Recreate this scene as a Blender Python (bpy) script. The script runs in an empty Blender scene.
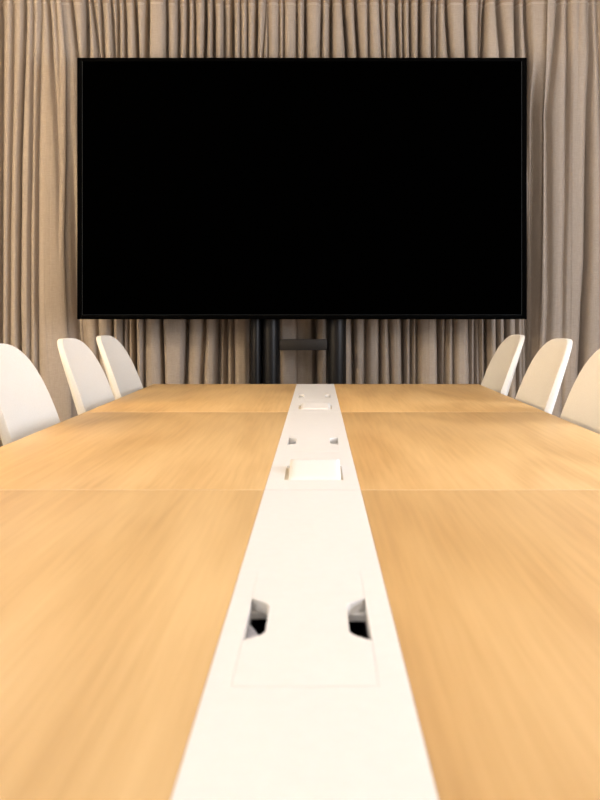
import bpy, bmesh, math, random
from mathutils import Vector
random.seed(7)
S = bpy.context.scene
COL = S.collection

# ------------------------------------------------------------------ camera
CZ = 1.033                      # eye height
VX, HY = 317.0, 317.0           # vanishing point of the table edges
F = 1000.0                      # focal length in pixels of the 600x800 frame
cam_d = bpy.data.cameras.new('camera')
cam = bpy.data.objects.new('camera', cam_d); COL.objects.link(cam)
cam.location = (0, 0, CZ); cam.rotation_euler = (math.pi/2, 0, 0)
cam_d.sensor_width = 36; cam_d.lens = 45.0
cam_d.shift_x = -(VX-300)/800; cam_d.shift_y = -(400-HY)/800
cam_d.clip_start = 0.02
cam_d.dof.use_dof = True; cam_d.dof.focus_distance = 4.3; cam_d.dof.aperture_fstop = 10.0
S.camera = cam

# ------------------------------------------------------------------ light and exposure
S.view_settings.view_transform = 'Standard'; S.view_settings.look = 'None'
S.view_settings.gamma = 1; S.view_settings.exposure = 1.4
W = bpy.data.worlds.new('world'); S.world = W; W.use_nodes = True
W.node_tree.nodes['Background'].inputs[0].default_value = (.75, .85, 1, 1)
W.node_tree.nodes['Background'].inputs[1].default_value = 1.0

def area(name, loc, rot, sx, sy, power, color, spread=180, shape='RECTANGLE'):
    l = bpy.data.lights.new(name, 'AREA'); l.shape = shape; l.size = sx; l.size_y = sy
    l.energy = power; l.color = color; l.spread = math.radians(spread)
    o = bpy.data.objects.new(name, l); COL.objects.link(o)
    o.location = loc; o.rotation_euler = rot
    return o
RX0, RX1, RY0, RY1, RZ = -2.7, 2.7, -2.6, 5.34, 2.80
WARM = (1.0, .90, .81)
LAMPS = [(x, y) for y in (3.95, 1.1, -.1) for x in (-1.15, 1.15)]
LAMP_STRENGTH = 23.0; FILL_STRENGTH = 105.0; AMBER = (1.0, .75, .46)
# daylight through the window in the right wall, beside and behind the camera
area('window_daylight', (RX1+.06, 1.9, 1.55), (0, math.radians(90), 0), 1.5, 2.6, 36, (.95, .94, 1.0), 170)

# ------------------------------------------------------------------ materials
def mat(name, color, rough=.5, spec=.5, metal=0, coat=0, coat_rough=.1):
    m = bpy.data.materials.new(name); m.use_nodes = True
    b = m.node_tree.nodes['Principled BSDF']
    b.inputs['Base Color'].default_value = (*color, 1); b.inputs['Roughness'].default_value = rough
    b.inputs['Specular IOR Level'].default_value = spec; b.inputs['Metallic'].default_value = metal
    b.inputs['Coat Weight'].default_value = coat; b.inputs['Coat Roughness'].default_value = coat_rough
    return m
def nd(m, t, **kw):
    n = m.node_tree.nodes.new(t)
    for k, v in kw.items():
        if k[0] == '_': n.inputs[k[1:]].default_value = v
        else: setattr(n, k, v)
    return n
def lk(m, a, b): m.node_tree.links.new(a, b)
def noisy(name, c0, c1, scale, rough, spec=.3, bump=.0, stretch=(1, 1, 1), detail=4):
    m = mat(name, c0, rough, spec); b = m.node_tree.nodes['Principled BSDF']
    tc = nd(m, 'ShaderNodeTexCoord'); mp = nd(m, 'ShaderNodeMapping'); mp.inputs['Scale'].default_value = stretch
    no = nd(m, 'ShaderNodeTexNoise', _Scale=scale, _Detail=detail)
    cr = nd(m, 'ShaderNodeValToRGB'); cr.color_ramp.elements[0].color = (*c0, 1); cr.color_ramp.elements[1].color = (*c1, 1)
    cr.color_ramp.elements[0].position = .3; cr.color_ramp.elements[1].position = .7
    lk(m, tc.outputs['Object'], mp.inputs[0]); lk(m, mp.outputs[0], no.inputs['Vector'])
    lk(m, no.outputs[0], cr.inputs[0]); lk(m, cr.outputs[0], b.inputs['Base Color'])
    if bump:
        bp = nd(m, 'ShaderNodeBump', _Strength=bump, _Distance=.002)
        lk(m, no.outputs[0], bp.inputs['Height']); lk(m, bp.outputs[0], b.inputs['Normal'])
    return m

def wood():
    m = mat('light_oak', (.6, .38, .17), .42, .35); b = m.node_tree.nodes['Principled BSDF']
    tc = nd(m, 'ShaderNodeTexCoord'); oi = nd(m, 'ShaderNodeObjectInfo')
    sc = nd(m, 'ShaderNodeVectorMath', operation='SCALE'); sc.inputs['Scale'].default_value = 3.7
    ad = nd(m, 'ShaderNodeVectorMath', operation='ADD')
    lk(m, oi.outputs['Location'], sc.inputs[0]); lk(m, tc.outputs['Object'], ad.inputs[0]); lk(m, sc.outputs[0], ad.inputs[1])
    mp = nd(m, 'ShaderNodeMapping'); mp.inputs['Scale'].default_value = (1, .22, 1)
    lk(m, ad.outputs[0], mp.inputs[0])
    big = nd(m, 'ShaderNodeTexNoise', _Scale=2.6, _Detail=2.0)       # cathedral figure
    lk(m, mp.outputs[0], big.inputs['Vector'])
    wv = nd(m, 'ShaderNodeMath', operation='MULTIPLY'); wv.inputs[1].default_value = 38
    sn = nd(m, 'ShaderNodeMath', operation='SINE')
    lk(m, big.outputs[0], wv.inputs[0]); lk(m, wv.outputs[0], sn.inputs[0])
    mp2 = nd(m, 'ShaderNodeMapping'); mp2.inputs['Scale'].default_value = (1, .035, 1)
    lk(m, ad.outputs[0], mp2.inputs[0])
    fine = nd(m, 'ShaderNodeTexNoise', _Scale=95, _Detail=4.0); lk(m, mp2.outputs[0], fine.inputs['Vector'])
    mp3 = nd(m, 'ShaderNodeMapping'); mp3.inputs['Scale'].default_value = (1, .12, 1)
    lk(m, ad.outputs[0], mp3.inputs[0])
    mid = nd(m, 'ShaderNodeTexNoise', _Scale=9, _Detail=3.0); lk(m, mp3.outputs[0], mid.inputs['Vector'])
    # combine: .5 + .12*sin + .7*(fine-.5) + .9*(mid-.5)
    a1 = nd(m, 'ShaderNodeMath', operation='MULTIPLY_ADD'); a1.inputs[1].default_value = .10; a1.inputs[2].default_value = -.25
    lk(m, sn.outputs[0], a1.inputs[0])
    a2 = nd(m, 'ShaderNodeMath', operation='MULTIPLY_ADD'); a2.inputs[1].default_value = .65; lk(m, fine.outputs[0], a2.inputs[0]); lk(m, a1.outputs[0], a2.inputs[2])
    a3 = nd(m, 'ShaderNodeMath', operation='MULTIPLY_ADD'); a3.inputs[1].default_value = .8; lk(m, mid.outputs[0], a3.inputs[0]); lk(m, a2.outputs[0], a3.inputs[2])
    cr = nd(m, 'ShaderNodeValToRGB')
    e = cr.color_ramp.elements
    e[0].position = .2; e[0].color = (.55, .335, .135, 1)
    e[1].position = .75; e[1].color = (.72, .48, .22, 1)
    k = e.new(.48); k.color = (.65, .418, .18, 1)
    lk(m, a3.outputs[0], cr.inputs[0]); lk(m, cr.outputs[0], b.inputs['Base Color'])
    bp = nd(m, 'ShaderNodeBump', _Strength=.15, _Distance=.0006); lk(m, fine.outputs[0], bp.inputs['Height']); lk(m, bp.outputs[0], b.inputs['Normal'])
    return m

def cloth():
    m = mat('beige_linen', (.36, .27, .20), .9, .1); b = m.node_tree.nodes['Principled BSDF']
    tc = nd(m, 'ShaderNodeTexCoord')
    mv = nd(m, 'ShaderNodeMapping'); mv.inputs['Scale'].default_value = (1, 1, .06)
    mh = nd(m, 'ShaderNodeMapping'); mh.inputs['Scale'].default_value = (.08, .3, 1)
    lk(m, tc.outputs['Object'], mv.inputs[0]); lk(m, tc.outputs['Object'], mh.inputs[0])
    nv = nd(m, 'ShaderNodeTexNoise', _Scale=420, _Detail=3.0); nh = nd(m, 'ShaderNodeTexNoise', _Scale=420, _Detail=3.0)
    lk(m, mv.outputs[0], nv.inputs['Vector']); lk(m, mh.outputs[0], nh.inputs['Vector'])
    av = nd(m, 'ShaderNodeMath', operation='ADD'); lk(m, nv.outputs[0], av.inputs[0]); lk(m, nh.outputs[0], av.inputs[1])
    hf = nd(m, 'ShaderNodeMath', operation='MULTIPLY'); hf.inputs[1].default_value = .5; lk(m, av.outputs[0], hf.inputs[0])
    cr = nd(m, 'ShaderNodeValToRGB')
    cr.color_ramp.elements[0].position = .35; cr.color_ramp.elements[0].color = (.385, .325, .268, 1)
    cr.color_ramp.elements[1].position = .65; cr.color_ramp.elements[1].color = (.465, .395, .33, 1)
    lk(m, hf.outputs[0], cr.inputs[0]); lk(m, cr.outputs[0], b.inputs['Base Color'])
    bp = nd(m, 'ShaderNodeBump', _Strength=.12, _Distance=.001); lk(m, hf.outputs[0], bp.inputs['Height']); lk(m, bp.outputs[0], b.inputs['Normal'])
    return m

OAK = wood(); CLOTH = cloth()
TAPE = noisy('curtain_tape', (.33, .255, .20), (.42, .335, .265), 300, .9, .1)
STITCH = mat('stitch_thread', (.60, .52, .44), .9, .1)
WHITE = noisy('white_laminate', (.81, .80, .785), (.83, .82, .805), 60, .38, .4)
GLOSS = mat('gloss_white', (.88, .87, .86), .3, .5)
RIM = mat('cream_rim', (.66, .58, .44), .5, .3)
CHAIRM = noisy('cream_upholstery', (.76, .73, .67), (.80, .775, .715), 240, .62, .3, .12)
PIPE = noisy('cream_piping', (.72, .685, .62), (.78, .745, .68), 240, .6, .3)
BLACKM = mat('black_metal', (.004, .004, .005), .4, .28)
DARKBAR = noisy('dark_steel', (.014, .012, .011), (.018, .016, .014), 90, .5, .3)
BEZEL = mat('tv_bezel', (.0008, .0008, .0008), .5, .01)
LINE = mat('tv_bezel_line', (.008, .011, .014), .3, .3)
SCREEN = mat('tv_screen', (.0002, .0002, .0002), .2, .0)
INNER = mat('black_interior', (.006, .006, .007), .6, .2)
GREYP = mat('grey_plastic', (.42, .42, .46), .45, .4)
WALLM = noisy('wall_paint', (.70, .68, .64), (.73, .71, .67), 30, .85, .2)
CEILM = noisy('ceiling_paint', (.78, .77, .75), (.81, .80, .78), 30, .9, .2)
CARPET = noisy('grey_carpet', (.16, .15, .145), (.24, .225, .215), 260, .95, .1, .5)
CHROME = mat('brushed_steel', (.6, .6, .6), .3, .5, 1)
BASEM = mat('white_trim', (.75, .74, .72), .5, .4)
GLASS = mat('window_glass', (1, 1, 1), 0, .5); GLASS.node_tree.nodes['Principled BSDF'].inputs['Transmission Weight'].default_value = 1
LAMPM = mat('lamp_diffuser', (.9, .9, .9), .5)
_b = LAMPM.node_tree.nodes['Principled BSDF']; _b.inputs['Emission Color'].default_value = (*WARM, 1); _b.inputs['Emission Strength'].default_value = LAMP_STRENGTH

# ------------------------------------------------------------------ mesh helpers
def bm_box(bm, x0, x1, y0, y1, z0, z1, bev=0, seg=2):
    r = bmesh.ops.create_cube(bm, size=1)
    vs = r['verts']
    for v in vs:
        v.co = Vector(((x0+x1)/2+v.co.x*(x1-x0), (y0+y1)/2+v.co.y*(y1-y0), (z0+z1)/2+v.co.z*(z1-z0)))
    if bev:
        es = list({e for v in vs for e in v.link_edges})
        bmesh.ops.bevel(bm, geom=es, offset=bev, segments=seg, affect='EDGES', profile=.5)
def bm_cyl(bm, p0, p1, r0, r1=None, n=20, cap=True):
    r1 = r0 if r1 is None else r1
    p0 = Vector(p0); p1 = Vector(p1); d = (p1-p0).normalized()
    a = d.orthogonal().normalized(); b = d.cross(a)
    A = [bm.verts.new(p0+(a*math.cos(t)+b*math.sin(t))*r0) for t in [2*math.pi*i/n for i in range(n)]]
    B = [bm.verts.new(p1+(a*math.cos(t)+b*math.sin(t))*r1) for t in [2*math.pi*i/n for i in range(n)]]
    for i in range(n): bm.faces.new((A[i], A[(i+1) % n], B[(i+1) % n], B[i]))
    if cap: bm.faces.new(A[::-1]); bm.faces.new(B)
def bm_prism(bm, pts, z0, z1):
    A = [bm.verts.new((x, y, z0)) for x, y in pts]; B = [bm.verts.new((x, y, z1)) for x, y in pts]
    n = len(pts)
    for i in range(n): bm.faces.new((A[i], A[(i+1) % n], B[(i+1) % n], B[i]))
    bm.faces.new(A[::-1]); bm.faces.new(B)
def obj(name, bm, m, parent=None, origin=(0, 0, 0), smooth=False, angle=40):
    bmesh.ops.recalc_face_normals(bm, faces=bm.faces[:])
    me = bpy.data.meshes.new(name)
    if origin != (0, 0, 0): bmesh.ops.translate(bm, verts=bm.verts[:], vec=-Vector(origin))
    bm.to_mesh(me); bm.free(); me.materials.append(m)
    if smooth:
        for p in me.polygons: p.use_smooth = True
        try: me.set_sharp_from_angle(angle=math.radians(angle))
        except Exception: pass
    o = bpy.data.objects.new(name, me); COL.objects.link(o); o.location = origin
    if parent: o.parent = parent
    return o
def box(name, m, parent, x0, x1, y0, y1, z0, z1, bev=0, seg=2, origin=None):
    bm = bmesh.new(); bm_box(bm, x0, x1, y0, y1, z0, z1, bev, seg)
    return obj(name, bm, m, parent, origin or (0, 0, 0), smooth=bev > 0)
def tag(o, label=None, cat=None, group=None, kind=None):
    if label: o['label'] = label
    if cat: o['category'] = cat
    if group: o['group'] = group
    if kind: o['kind'] = kind
    return o
def thing(name, label, cat, loc=(0, 0, 0), rz=0, group=None):
    o = bpy.data.objects.new(name, None); COL.objects.link(o); o.location = loc; o.rotation_euler = (0, 0, rz)
    return tag(o, label, cat, group)
def copy_tree(o, parent=None):
    c = o.copy(); COL.objects.link(c); c.parent = parent
    for ch in list(o.children): copy_tree(ch, c)
    return c

# ------------------------------------------------------------------ the room
def struct(name, m, *b):
    return tag(box(name, m, None, *b), kind='structure')
T = .12
struct('floor', CARPET, RX0-T, RX1+T, RY0-T, RY1+T, -T, 0)
struct('ceiling', CEILM, RX0-T, RX1+T, RY0-T, RY1+T, RZ, RZ+T)
struct('wall_far', WALLM, RX0-T, RX1+T, RY1, RY1+T, 0, RZ)
struct('wall_near', WALLM, RX0-T, RX1+T, RY0-T, RY0, 0, RZ)
struct('wall_left', WALLM, RX0-T, RX0, RY0, RY1, 0, RZ)
bm = bmesh.new()
wy0, wy1, wz0, wz1 = .55, 3.25, .8, 2.3
bm_box(bm, RX1, RX1+T, RY0, wy0, 0, RZ); bm_box(bm, RX1, RX1+T, wy1, RY1, 0, RZ)
bm_box(bm, RX1, RX1+T, wy0, wy1, 0, wz0); bm_box(bm, RX1, RX1+T, wy0, wy1, wz1, RZ)
tag(obj('wall_right', bm, WALLM), kind='structure')
bm = bmesh.new()
for a, b_, c, d in ((wy0, wy0+.05, wz0, wz1), (wy1-.05, wy1, wz0, wz1), (wy0+.05, wy1-.05, wz0, wz0+.05), (wy0+.05, wy1-.05, wz1-.05, wz1)):
    bm_box(bm, RX1+.005, RX1+.05, a, b_, c, d)
tag(obj('window_1', bm, BASEM), kind='structure')
for nm, b in (('baseboard_left', (RX0, RX0+.012, RY0, RY1, 0, .08)), ('baseboard_right', (RX1-.012, RX1, RY0, RY1, 0, .08)),
              ('baseboard_near', (RX0+.012, RX1-.012, RY0, RY0+.012, 0, .08))):
    struct(nm, BASEM, *b)

# ------------------------------------------------------------------ curtains
CY = 5.055                      # front of the curtain folds
def cx(px, y=5.08): return (px-VX)*y/F
def zpix(z, y=5.08): return HY-(z-CZ)*F/y
def interp(pts, y):
    if y <= pts[0][0]: return pts[0][1]
    for (a, xa), (b, xb) in zip(pts, pts[1:]):
        if y <= b:
            t = (y-a)/(b-a); return xa+(xb-xa)*t
    return pts[-1][1]
# each fold: [(image row, column)...], depth m, half width px, [(row, strength)...]
FO = []
RF = random.Random(11)
def fold(pts, a, w=2.4, st=((0, 1),)): FO.append((pts, a*1.35, w, st, RF.choice((-1, 1, 1))*RF.uniform(.25, .75)))
LONG = lambda *p: list(p)
fold(LONG((0, 1), (400, -1)), .06, 3)
fold(LONG((0, 14), (100, 12.5), (160, 11), (230, 9.5), (340, 9)), .035, 2.6)
fold(LONG((0, 26), (60, 24.5), (100, 23), (160, 21), (300, 19.5), (400, 21)), .06, 2.2)
fold(LONG((0, 34), (160, 32.5), (230, 31), (400, 31)), .028, 2)
fold(LONG((0, 42), (60, 40.5), (160, 38.5), (290, 38), (400, 39)), .032, 2)
fold(LONG((0, 49), (30, 51), (60, 52.5), (100, 56), (170, 60)), .045, 2.4, ((0, 1), (50, .9), (260, 0)))
fold(LONG((0, 56), (60, 60), (120, 62)), .02, 2, ((0, 1), (160, 0)))
top = [(85, 86, 3), (91, 97, 2), (100, 102, 2), (110, 112.5, 2), (117, 117, 2), (124, 125, 2), (135, 137, 2.6), (148, 147, 3), (166, 166, 2.2),
       (177.5, 177, 2.4), (187, 186, 2.8), (194, 194, 2), (205, 204, 3.6), (213, 213, 3), (223, 223, 2.2), (232.5, 232.5, 3), (240, 240, 1.3), (247, 247, 1.3),
       (257, 256, 2.6), (266, 263, 1.2), (268, 268, 1), (279, 279, 1), (284, 284, 1.1), (297, 297, 1.4), (305, 305, 2.6), (322, 321, 1.8), (331.5, 331.5, 3),
       (343, 347, 3), (355, 358.5, 3), (368, 369, 1.5), (380, 383, 1.8), (386, 387, 1.4), (397, 399, 3), (403, 404, 1.5), (410, 411, 1.8), (420, 420, 3.2),
       (432, 433, 2.2), (438, 438, 1.5), (447, 451, 3), (466, 468, 3), (480, 480, 1.6), (485, 483, 2.4), (497, 502, 3), (516, 518, 3), (526, 529.5, 3)]
for a, b, s in top: fold([(0, a), (58, b), (200, b+(b-a)*.5)], .030*s, 2.1, ((0, 1), (120, 1), (230, .0)))
fold([(0, 71), (58, 77), (150, 84)], .05, 2.2, ((0, 1), (130, .6), (230, 0)))
bot = [(111, 111, 2), (121, 121, 2), (126, 126, 1.6), (133, 134, 3.4), (143, 143, 1.8), (161, 163, 2.2), (186, 184, 3.2), (205, 202, 2), (218, 217, 2.4), (226, 226, 2.2),
       (233, 234, 1.5), (250, 250, 2.5), (262, 262, 2), (278, 279, 2), (296, 297, .5), (315, 316, 3.4), (327, 327, 2), (340, 340, 2), (353, 354, 2.4), (366, 366, 1.5), (380, 380, 2.2),
       (389, 391, 1.6), (403, 404, 3.5), (412, 412, 2), (418, 418, 1.5), (439, 440, 3.4), (447, 446, 1.2), (454, 454, 1.2), (470, 471, 1.6), (477, 477, 2.2), (481, 482, 1.4), (487.5, 488, 3.2), (498, 499, 2),
       (507, 508, 2.2), (519, 520, 3.2), (525, 525.5, 1), (530.5, 532, 3.4)]
for a, b, s in bot: fold([(250, a), (320, a), (385, b), (500, b+(b-a))], .030*s, 2.4, ((180, 0), (270, 1)))
fold([(0, 83), (100, 80), (300, 79), (400, 88)], .03, 4, ((60, 0), (120, 1)))
fold([(60, 536), (400, 534)], .07, 5, ((60, 0), (110, 1)))  # extra broad fold; its dark hollow stands in for the television's shadow
fold([(180, 73), (300, 74), (400, 80)], .06, 4, ((130, 0), (330, 1)))
fold([(0, 92), (250, 96), (320, 97), (400, 99)], .03, 2.4, ((180, 0), (270, 1)))
# right of the screen
fold([(0, 557), (30, 556), (58, 553), (117, 547), (133, 548), (300, 548), (400, 545)], .05, 3.2, ((0, 1), (120, 1), (300, .7), (400, .6)))
fold([(0, 567), (58, 567.5), (133, 566), (200, 565), (260, 563), (400, 561)], .035, 2.6, ((0, 1), (100, 1), (200, .6), (400, .4)))
fold([(0, 588), (60, 590), (100, 588), (133, 587.5), (260, 586), (300, 583.5), (385, 580)], .07, 4.0, ((0, .6), (100, .8), (160, 1)))
fold([(0, 596), (60, 599), (160, 602)], .03, 2.4)
fold([(0, 578), (120, 575)], .012, 3, ((0, 1), (120, 0)))
x = -6
while x > -240:
    x -= random.uniform(8, 22); s = random.uniform(.03, .06); fold([(0, x), (400, x+random.uniform(-5, 5))], s, 2.6)
x = 600
while x < 860:
    x += random.uniform(9, 24); s = random.uniform(.03, .06); fold([(0, x), (400, x+random.uniform(-5, 5))], s, 2.8)

def curtain(name, label, left, right, fwd, seed):
    rows = 50; stepx = .6
    z0, z1 = .015, 2.705
    bm = bmesh.new(); grid = []
    ncol = int((max(p[1] for p in right)-min(p[1] for p in left))/stepx)
    rnd = random.Random(seed); ph = [rnd.uniform(0, 6.28) for _ in range(4)]
    for r in range(rows+1):
        z = z0+(z1-z0)*r/rows; py = zpix(z); act = []
        for pts, a, w, st, sk in FO:
            s = interp([(q[0], q[1]) for q in st], py) if len(st) > 1 else 1
            if s > .01: act.append((interp(pts, py), a*s, w, sk))
        xl = interp(left, py); xr = interp(right, py); row = []
        gather = 1 if z < 2.55 else 1-.5*(z-2.55)/(z1-2.55)
        for c in range(ncol+1):
            px = xl+(xr-xl)*c/ncol
            h = 0
            for fx, a, w, sk in act:
                d = abs(px-fx)
                if d < w*7:
                    if (px-fx)*sk > 0: h += .75*a*abs(sk)*math.exp(-d/(2.2*w))*(1-math.exp(-(d/1.3)**2))
                    h += a*(1.1*math.exp(-(d/(.62*w))**1.3)+.16*math.exp(-d/(2.6*w)))
            h = .16*math.tanh(h/.16)*gather
            h += .005*math.sin(px*.11+ph[0]+z*.6)+.004*math.sin(px*.051+ph[1]-z*.8)
            # cloth edges curl back a little
            if -150 < left[0][1] < 400: h += .012*math.exp(-(px-xl)/1.6)
            if right[0][1] < 800: h += .012*math.exp(-(xr-px)/1.6)
            row.append(bm.verts.new((cx(px), CY+fwd+h, z)))
        grid.append(row)
    for r in range(rows):
        for c in range(ncol):
            bm.faces.new((grid[r][c], grid[r][c+1], grid[r+1][c+1], grid[r+1][c]))
    # header tape and stitching take the same folds
    hb = bmesh.new(); sb = bmesh.new()
    R0 = rows-2
    def strip(b, za, zb, off):
        pa = None
        for c in range(ncol+1):
            v = grid[R0+1][c].co; q = grid[R0][c].co
            t = (za-q.z)/(v.z-q.z); y = q.y+(v.y-q.y)*t
            A = b.verts.new((v.x, y-off, za)); B = b.verts.new((v.x, y-off, zb))
            if pa: b.faces.new((pa[0], A, B, pa[1]))
            pa = (A, B)
    strip(hb, 2.632, 2.70, .003)
    strip(sb, 2.6195, 2.6215, .0025); strip(sb, 2.6255, 2.6275, .0025)
    o = obj(name, bm, CLOTH, None, smooth=True, angle=180)
    tag(o, label, 'curtain', 'floor to ceiling curtains on the far wall')
    so = o.modifiers.new('thickness', 'SOLIDIFY'); so.thickness = .0016; so.offset = 1
    t = obj('header_tape', hb, TAPE, o, smooth=True, angle=180)
    t2 = obj('stitching', sb, STITCH, o, smooth=True, angle=180)
    return o
seamL = [(0, 62), (60, 67), (100, 67.5), (160, 67), (240, 65), (300, 66.5), (340, 68.5), (385, 72), (600, 75)]
seamR = [(0, 546), (80, 544), (130, 543.5), (225, 542.5), (300, 541), (385, 538), (600, 535)]
curtain('curtain', 'beige floor length curtain panel left of the black television, behind the left chairs', [(0, -205), (600, -205)], seamL, -.016, 1)
curtain('curtain', 'beige gathered curtain panel directly behind the black television and its stand', [(a, b-7) for a, b in seamL], [(a, b+8) for a, b in seamR], .012, 2)
curtain('curtain', 'beige floor length curtain panel right of the black television, behind the right chairs', seamR, [(0, 845), (600, 845)], -.016, 3)
tr = box('curtain_track', BASEM, None, RX0+.05, RX1-.05, 5.04, 5.10, 2.735, RZ, .004)
tag(tr, 'white curtain track on the ceiling above the beige curtains', 'curtain track')

# ------------------------------------------------------------------ television
TY = 4.80
def tx(px, y=TY): return (px-VX)*y/F
def tz(py, y=TY): return CZ+(HY-py)*y/F
X0, X1, Z0, Z1 = tx(77), tx(527), tz(319.3), tz(57.5)
tv = thing('television', 'huge black flat screen television, switched off, on a stand behind the table', 'television', ((X0+X1)/2, TY, Z0))
def tl(o, root): # shift a world-built mesh child below a located root
    o.location = Vector(o.location)-Vector(root.location); return o
bm = bmesh.new(); bw = .0235
bm_box(bm, X0, X0+bw, TY, TY+.045, Z0, Z1, .003); bm_box(bm, X1-bw, X1, TY, TY+.045, Z0, Z1, .003)
bm_box(bm, X0+bw-.002, X1-bw+.002, TY+.0003, TY+.045, Z0, Z0+.021, .003); bm_box(bm, X0+bw-.002, X1-bw+.002, TY+.0003, TY+.045, Z1-.018, Z1, .003)
bz = tl(obj('bezel', bm, BEZEL, tv, smooth=True), tv)
bm = bmesh.new(); li = .002
bm_box(bm, X0+bw, X0+bw+li, TY+.003, TY+.012, Z0+.021, Z1-.018); bm_box(bm, X1-bw-li, X1-bw, TY+.003, TY+.012, Z0+.021, Z1-.018)
bm_box(bm, X0+bw+li, X1-bw-li, TY+.003, TY+.012, Z0+.021, Z0+.0225)
ln = obj('inner_trim', bm, LINE, bz); ln['label'] = 'thin blue grey line inside the bezel'
tl(box('screen', SCREEN, tv, X0+bw+li, X1-bw-li, TY+.005, TY+.02, Z0+.0225, Z1-.018), tv)
bm = bmesh.new()
bm_box(bm, X0+.01, X1-.01, TY+.02, TY+.055, Z0+.01, Z1-.01, .006); bm_box(bm, X0+.35, X1-.35, TY+.055, TY+.075, Z0+.2, Z1-.3, .01)
tl(obj('back_cover', bm, BEZEL, tv, smooth=True), tv)

# ------------------------------------------------------------------ television stand
SY = 4.905
def sx(px): return (px-VX)*SY/F
st = thing('television_stand', 'black metal television stand with two posts and a crossbar below the screen', 'stand', (sx(303), SY, 0))
def post(name, pa, pb, y0, y1, z0, z1):
    bm = bmesh.new(); w = sx(pb)-sx(pa); c = (sx(pa)+sx(pb))/2; n = 20
    pts = []
    for i in range(n):                                 # rounded front, flat back
        t = math.pi*i/(n-1); pts.append((c-w/2*math.cos(t), y1-.012-(y1-.012-y0)*math.sin(t)**.7))
    pts += [(c+w/2, y1), (c-w/2, y1)]
    bm_prism(bm, pts, z0, z1)
    return tl(obj(name, bm, BLACKM, st, smooth=True, angle=30), st)
lp = post('post', 262, 279.5, 4.880, 4.965, .07, 1.85)
rp = post('post', 327, 346.5, 4.880, 4.965, .07, 1.85)
cd = post('cable_duct', 250, 261.7, 4.890, 4.955, .09, 1.25)
cb = tl(box('crossbar', DARKBAR, st, sx(279.4), sx(327.2), 4.905, 4.945, CZ-(350.3-HY)*SY/F, CZ-(339.2-HY)*SY/F, .004), st)
for z in (1.30, 1.72): tl(box('mounting_bracket', BLACKM, st, sx(255), sx(352), 4.876, 4.90, z, z+.08, .004), st)
for a, b in ((258, 280), (326, 348)):
    bm = bmesh.new(); bm_box(bm, sx(a), sx(b), 4.50, 4.99, .055, .10, .01)
    ft = tl(obj('foot', bm, BLACKM, st, smooth=True), st)
    for y in (4.53, 4.96):
        bm = bmesh.new(); c = (sx(a)+sx(b))/2; bm_cyl(bm, (c-.012, y, .028), (c+.012, y, .028), .028)
        obj('caster', bm, BLACKM, ft, smooth=True)
tl(box('base_crossbar', BLACKM, st, sx(280), sx(326), 4.90, 4.96, .06, .095, .004), st)

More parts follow.
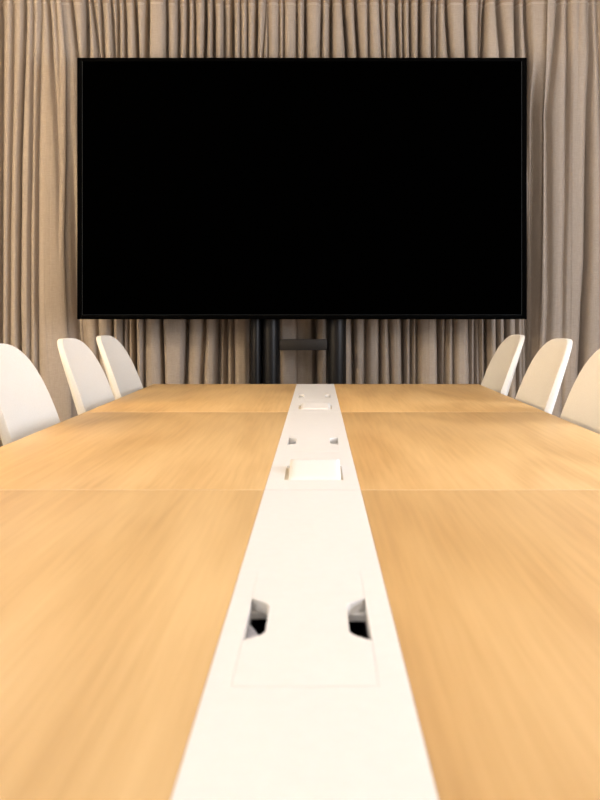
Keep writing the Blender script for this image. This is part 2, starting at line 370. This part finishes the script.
# ------------------------------------------------------------------ conference table
TZ = .74; TXL, TXR, CL, CR = -.715, .707, -.0888, .0738
YE = [.35, 1.694, 3.084, 4.373]
tab = thing('conference_table', 'long conference table with light oak top panels and a white centre strip', 'table', (0, 2.33, 0))
g = .0011
def topmesh(x0, x1, y0, y1):
    bm = bmesh.new(); bm_box(bm, x0, x1, y0, y1, TZ-.028, TZ, .0016, 2); return bm
SEAM_LIGHT = mat('seam_highlight_paint', (.74, .55, .32), .35, .5)  # pale colour painted as the bevel highlight along the panel seams
LID_C = {0: .973, 1: 2.363, 2: 3.709}
GLO = {1: (1.81, 1.96, .018), 2: (3.19, 3.33, .010)}
LX0, LX1 = -.068, .050
def loc(o): o.location = Vector(o.location)-Vector(o.parent.location) if o.parent.parent is None else Vector(o.location)-Vector(o.parent.location)-Vector(o.parent.parent.location); return o
for k in range(3):
    y0, y1 = YE[k]+g, YE[k+1]-g
    for (a, b) in ((TXL, CL-.0002), (CR+.0002, TXR)):
        loc(obj('oak_panel', topmesh(a, b, y0, y1), OAK, tab, origin=((a+b)/2, (y0+y1)/2, TZ), smooth=True))
    # white strip with a rectangular cut-out for the access hatch
    c = LID_C[k]; ha, hb_ = c-.18, c+.18
    bm = bmesh.new(); zt, zb = TZ, TZ-.02
    def frame(bm, ya, yb, holes):
        ys = [ya]
        for h0, h1, hx0, hx1 in holes:
            bm_box(bm, CL, CR, ys[-1], h0, zb, zt)
            bm_box(bm, CL, hx0, h0, h1, zb, zt); bm_box(bm, hx1, CR, h0, h1, zb, zt)
            ys.append(h1)
        bm_box(bm, CL, CR, ys[-1], yb, zb, zt)
    holes = []
    if k in GLO: holes.append((GLO[k][0]-.012, GLO[k][1]+.012, LX0+.008, LX1-.002))
    holes.append((ha, hb_, LX0, LX1))
    frame(bm, y0, y1, holes)
    bmesh.ops.remove_doubles(bm, verts=bm.verts[:], dist=1e-6)
    sp = obj('centre_strip', bm, WHITE, tab, origin=((CL+CR)/2, (y0+y1)/2, TZ)); loc(sp); sp['label'] = 'white strip down the middle of the oak top'
    # lid: side notches for cables
    e = .0003; x0_, x1_ = LX0+e, LX1-e; n = .0195; L0, L1 = .052, .068
    pts = [(x0_, ha+e), (x1_, ha+e), (x1_, c-L1), (x1_-n*.8, c-L0), (x1_-n, c-L0+.01), (x1_-n, c+L0-.01), (x1_-n*.8, c+L0), (x1_, c+L1), (x1_, hb_-e), (x0_, hb_-e),
           (x0_, c+L1), (x0_+n*.8, c+L0), (x0_+n, c+L0-.01), (x0_+n, c-L0+.01), (x0_+n*.8, c-L0), (x0_, c-L1)]
    bm = bmesh.new(); bm_prism(bm, pts, TZ-.012, TZ+.0001)
    lid = obj('hatch_lid', bm, WHITE, sp); lid.location = -Vector(((CL+CR)/2, (y0+y1)/2, TZ))
    # cable tray below the lid
    bm = bmesh.new(); td = .06
    bm_box(bm, LX0-.003, LX0, ha, hb_, TZ-td, zb); bm_box(bm, LX1, LX1+.003, ha, hb_, TZ-td, zb)
    bm_box(bm, LX0-.003, LX1+.003, ha-.003, ha, TZ-td, zb); bm_box(bm, LX0-.003, LX1+.003, hb_, hb_+.003, TZ-td, zb)
    bm_box(bm, LX0-.003, LX1+.003, ha-.003, hb_+.003, TZ-td-.003, TZ-td)
    tr = obj('cable_tray', bm, INNER, sp); tr.location = lid.location.copy(); tr['label'] = 'black cable tray below the lid notches'
    for sgn, xx in ((1, x0_), (-1, x1_)):                 # pale block across the far end of each notch
        bm = bmesh.new(); xa, xb = sorted((xx, xx+sgn*.03)); bm_box(bm, xa, xb, c+.060 if sgn > 0 else c+.052, c+.09, TZ-.019, TZ-.0125)
        so = obj('socket_block', bm, WHITE, sp); so.location = lid.location.copy()
    bm = bmesh.new()
    V = [bm.verts.new(p) for p in ((x0_+.0005, c-.066, TZ-.0125), (x0_+.019, c-.05, TZ-.0125), (x0_+.017, c-.030, TZ-.0125), (x0_+.0005, c+.022, TZ-.0125),
                                   (x0_+.0005, c-.066, TZ-.05), (x0_+.019, c-.05, TZ-.05), (x0_+.017, c-.038, TZ-.05), (x0_+.0005, c-.008, TZ-.05))]
    for f in ((0, 1, 2, 3), (7, 6, 5, 4), (0, 4, 5, 1), (1, 5, 6, 2), (2, 6, 7, 3), (3, 7, 4, 0)): bm.faces.new([V[i] for i in f])
    pl = obj('plug', bm, GREYP, sp); pl.location = lid.location.copy(); pl['label'] = 'grey plug in the left notch'
    if k in GLO:
        gy0, gy1, rise = GLO[k]; hx0, hx1 = LX0+.008, LX1-.002
        bm = bmesh.new(); bm_box(bm, hx0, hx1, gy0-.012, gy1+.012, zb, TZ-.004)
        r = obj('recess_rim', bm, RIM, sp); r.location = lid.location.copy(); r['label'] = 'cream recess around the glossy cover'
        bm = bmesh.new(); NX, NY = 14, 14; gx0, gx1 = hx0+.008, hx1-.004; G = []
        for j in range(NY+1):
            rw = []
            for i in range(NX+1):
                u, v = i/NX, j/NY; ex = 1-abs(2*u-1)**6; ey = 1-abs(2*v-1)**8
                rw.append(bm.verts.new((gx0+(gx1-gx0)*u, gy0+(gy1-gy0)*v, TZ-.004+.0045*max(ex*ey, 0)**.5+rise*v)))
            G.append(rw)
        for j in range(NY):
            for i in range(NX): bm.faces.new((G[j][i], G[j][i+1], G[j+1][i+1], G[j+1][i]))
        bot_ = [bm.verts.new((x, y, TZ-.0042)) for x, y in ((gx0, gy0), (gx1, gy0), (gx1, gy1), (gx0, gy1))]
        for (p, q), run in (((0, 1), G[0]), ((1, 2), [w_[-1] for w_ in G]), ((2, 3), G[-1][::-1]), ((3, 0), [w_[0] for w_ in G][::-1])):
            bm.faces.new([bot_[q], bot_[p]]+run)
        bm.faces.new(bot_[::-1])
        gl = obj('glossy_cover', bm, GLOSS, sp, smooth=True, angle=180); gl.location = lid.location.copy(); gl['label'] = 'shiny white cover over the socket recess'
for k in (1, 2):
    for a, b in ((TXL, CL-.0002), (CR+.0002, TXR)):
        j = loc(box('seam_highlight', SEAM_LIGHT, tab, a+.001, b-.001, YE[k]-.0022, YE[k]+.0022, TZ-.02, TZ+.0003)); j['label'] = 'thin painted highlight along the seam between two oak panels'
# under-structure: beams and panel legs
bm = bmesh.new()
for xx in (-.2, .2): bm_box(bm, xx-.03, xx+.03, YE[0]+.15, YE[3]-.15, TZ-.09, TZ-.0285, .003)
bmm = loc(obj('under_beam', bm, WHITE, tab, smooth=True))
for yy in (.75, 1.69, 3.08, 4.0):
    for xx in (-.2, .2):
        loc(box('leg', WHITE, tab, xx-.035, xx+.035, yy-.035, yy+.035, 0, TZ-.09, .004))

# ------------------------------------------------------------------ chairs
def backmesh(off=0.0, seedn=0):
    """concave reclined shell; local +x is the way the chair faces, origin on the floor"""
    bm = bmesh.new(); NU, NV = 28, 34
    HW, ZT, ZM = .25, .956, .60
    def wid(z):
        if z >= ZM: return HW*max(0, 1-((z-ZM)/(ZT-ZM))**3.5)**(1/3.5)
        return HW*(1-.18*((ZM-z)/.2)**2)
    def xf(s, z): return .097-.35*(z-.70)+.040*(s/HW)**2
    fr, bk = [], []
    for j in range(NV+1):
        v = j/NV
        z = .43+(ZT-.43)*(1-(1-v)**1.7)
        if j == NV: z = ZT-.0004
        w = wid(z); th = .044-.022*(z-.43)/.52
        a, b = [], []
        for i in range(NU+1):
            u = 2*i/NU-1; s = w*math.sin(u*math.pi/2)
            # edge rounding: front and back meet at the rim
            eu = math.sqrt(max(0, 1-abs(u)**8)); ez = math.sqrt(max(0, 1-v**14))
            k = .35+.65*min(eu, ez)
            x = xf(s, z)
            a.append(bm.verts.new((x-th/2+th/2*k, s, z))); b.append(bm.verts.new((x-th/2-th/2*k, s, z)))
        fr.append(a); bk.append(b)
    for j in range(NV):
        for i in range(NU):
            bm.faces.new((fr[j][i], fr[j][i+1], fr[j+1][i+1], fr[j+1][i]))
            bm.faces.new((bk[j][i+1], bk[j][i], bk[j+1][i], bk[j+1][i+1]))
        bm.faces.new((fr[j][0], fr[j+1][0], bk[j+1][0], bk[j][0])); bm.faces.new((fr[j][NU], bk[j][NU], bk[j+1][NU], fr[j+1][NU]))
    for i in range(NU):
        bm.faces.new((fr[0][i+1], fr[0][i], bk[0][i], bk[0][i+1])); bm.faces.new((fr[NV][i], fr[NV][i+1], bk[NV][i+1], bk[NV][i]))
    rim = []
    for j in range(0, NV): rim.append(((fr[j][0].co+bk[j][0].co)/2).copy())
    for i in range(0, NU+1, 2): rim.append(((fr[NV][i].co+bk[NV][i].co)/2).copy())
    for j in range(NV-1, -1, -1): rim.append(((fr[j][NU].co+bk[j][NU].co)/2).copy())
    return bm, rim
def make_chair():
    t = thing('meeting_chair', 'x', 'chair')
    bm, rim = backmesh(); obj('backrest', bm, CHAIRM, t, smooth=True, angle=60)
    # seat
    bm = bmesh.new(); NA, NR = 40, 8; top = []
    def sp(a, r): 
        c, s = math.cos(a), math.sin(a); p = 2/3.2
        return (.30+.235*r*math.copysign(abs(c)**p, c), .245*r*math.copysign(abs(s)**p, s))
    rings = []
    for (r, z) in ((.55, .468), (.85, .470), (.96, .462), (1.0, .445), (1.0, .420), (.95, .402), (.6, .398)):
        rings.append([bm.verts.new((*sp(2*math.pi*i/NA, r), z)) for i in range(NA)])
    for A, B in zip(rings, rings[1:]):
        for i in range(NA): bm.faces.new((A[i], A[(i+1) % NA], B[(i+1) % NA], B[i]))
    bm.faces.new(rings[0]); bm.faces.new(rings[-1][::-1])
    obj('seat', bm, CHAIRM, t, smooth=True, angle=60)
    bm = bmesh.new(); bm_box(bm, .12, .46, -.12, .12, .375, .40, .005); obj('seat_frame', bm, CHROME, t, smooth=True)
    for sx_ in (-1, 1):
        for sy_ in (-1, 1):
            bm = bmesh.new(); bm_cyl(bm, (.30+sx_*.15, sy_*.11, .385), (.30+sx_*.24, sy_*.22, .0), .014, .010, 16)
            obj('leg', bm, CHROME, t, smooth=True)
    return t
C0 = make_chair()
G_ = 'cream meeting chairs along both sides of the table'
CH = [(-1, -.908-.025, 2.88, 'cream upholstered meeting chair at the left table edge, cut by the frame'),
      (-1, -.908, 3.62, 'cream upholstered meeting chair on the left side, middle of the left row of three'),
      (-1, -.893, 4.17, 'cream upholstered meeting chair on the left side, farthest of its row beside the curtain'),
      (1, .905, 2.95, 'cream upholstered meeting chair at the right table edge, cut by the frame'),
      (1, .888, 3.60, 'cream upholstered meeting chair on the right side, middle of the right row of three'),
      (1, .882, 4.37, 'cream upholstered meeting chair on the right side, farthest of its row below the screen corner')]
for i, (sd, x, y, lab) in enumerate(CH):
    c = C0 if i == 0 else copy_tree(C0)
    c.location = (x, y, 0); c.rotation_euler = (0, 0, 0 if sd < 0 else math.pi); c['label'] = lab; c['group'] = G_

# ------------------------------------------------------------------ unseen wall lamps added for warm side light on the right chairs
SCM = LAMPM.copy(); SCM.node_tree.nodes['Principled BSDF'].inputs['Emission Strength'].default_value = FILL_STRENGTH
SCM.node_tree.nodes['Principled BSDF'].inputs['Emission Color'].default_value = (*AMBER, 1)
w0 = None
for y in (2.0, 3.3):
    if w0 is None:
        w0 = t = thing('added_fill_lamp', 'half round amber fill lamp added out of view on the left wall', 'lamp', (RX0, y, 1.75), 0, 'added amber fill lamps')
        box('mounting_plate', BASEM, t, 0, .015, -.06, .06, -.09, .09, .004)
        bm = bmesh.new(); n = 24
        rs = [(.1*math.cos(a), .016+.085*math.sin(a)) for a in [math.pi/2*q/7 for q in range(8)]]; rs[-1] = (.004, rs[-1][1])
        rg = [[bm.verts.new((x, r*math.cos(2*math.pi*k/n), r*math.sin(2*math.pi*k/n))) for k in range(n)] for r, x in rs]
        for A, B in zip(rg, rg[1:]):
            for k in range(n): bm.faces.new((A[k], A[(k+1) % n], B[(k+1) % n], B[k]))
        bm.faces.new(rg[0]); bm.faces.new(rg[-1][::-1]); obj('lamp_shade', bm, SCM, t, smooth=True)
    else:
        t = copy_tree(w0); t.location = (RX0, y, 1.75)

# ------------------------------------------------------------------ ceiling lamps
L0_ = None
for i, (x, y) in enumerate(LAMPS):
    if L0_ is None:
        L0_ = t = thing('ceiling_lamp', 'round domed warm ceiling lamp over the table', 'lamp', (x, y, RZ), 0, 'round ceiling lamps')
        bm = bmesh.new(); n = 40; rs = ((.115, 0), (.115, -.02), (.100, -.025), (.100, 0))
        rg = [[bm.verts.new((r*math.cos(2*math.pi*k/n), r*math.sin(2*math.pi*k/n), z)) for k in range(n)] for r, z in rs]
        for A, B in zip(rg, rg[1:]):
            for k in range(n): bm.faces.new((A[k], A[(k+1) % n], B[(k+1) % n], B[k]))
        obj('lamp_ring', bm, BASEM, t, smooth=True)
        bm = bmesh.new(); rs = [(.1*math.cos(a), -.012-.075*math.sin(a)) for a in [math.pi/2*q/8 for q in range(9)]]
        rs[-1] = (.004, rs[-1][1])
        rg = [[bm.verts.new((r*math.cos(2*math.pi*k/n), r*math.sin(2*math.pi*k/n), z)) for k in range(n)] for r, z in rs]
        for A, B in zip(rg, rg[1:]):
            for k in range(n): bm.faces.new((A[k], A[(k+1) % n], B[(k+1) % n], B[k]))
        bm.faces.new(rg[0]); bm.faces.new(rg[-1][::-1]); obj('diffuser', bm, LAMPM, t, smooth=True)
    else:
        t = copy_tree(L0_); t.location = (x, y, RZ)
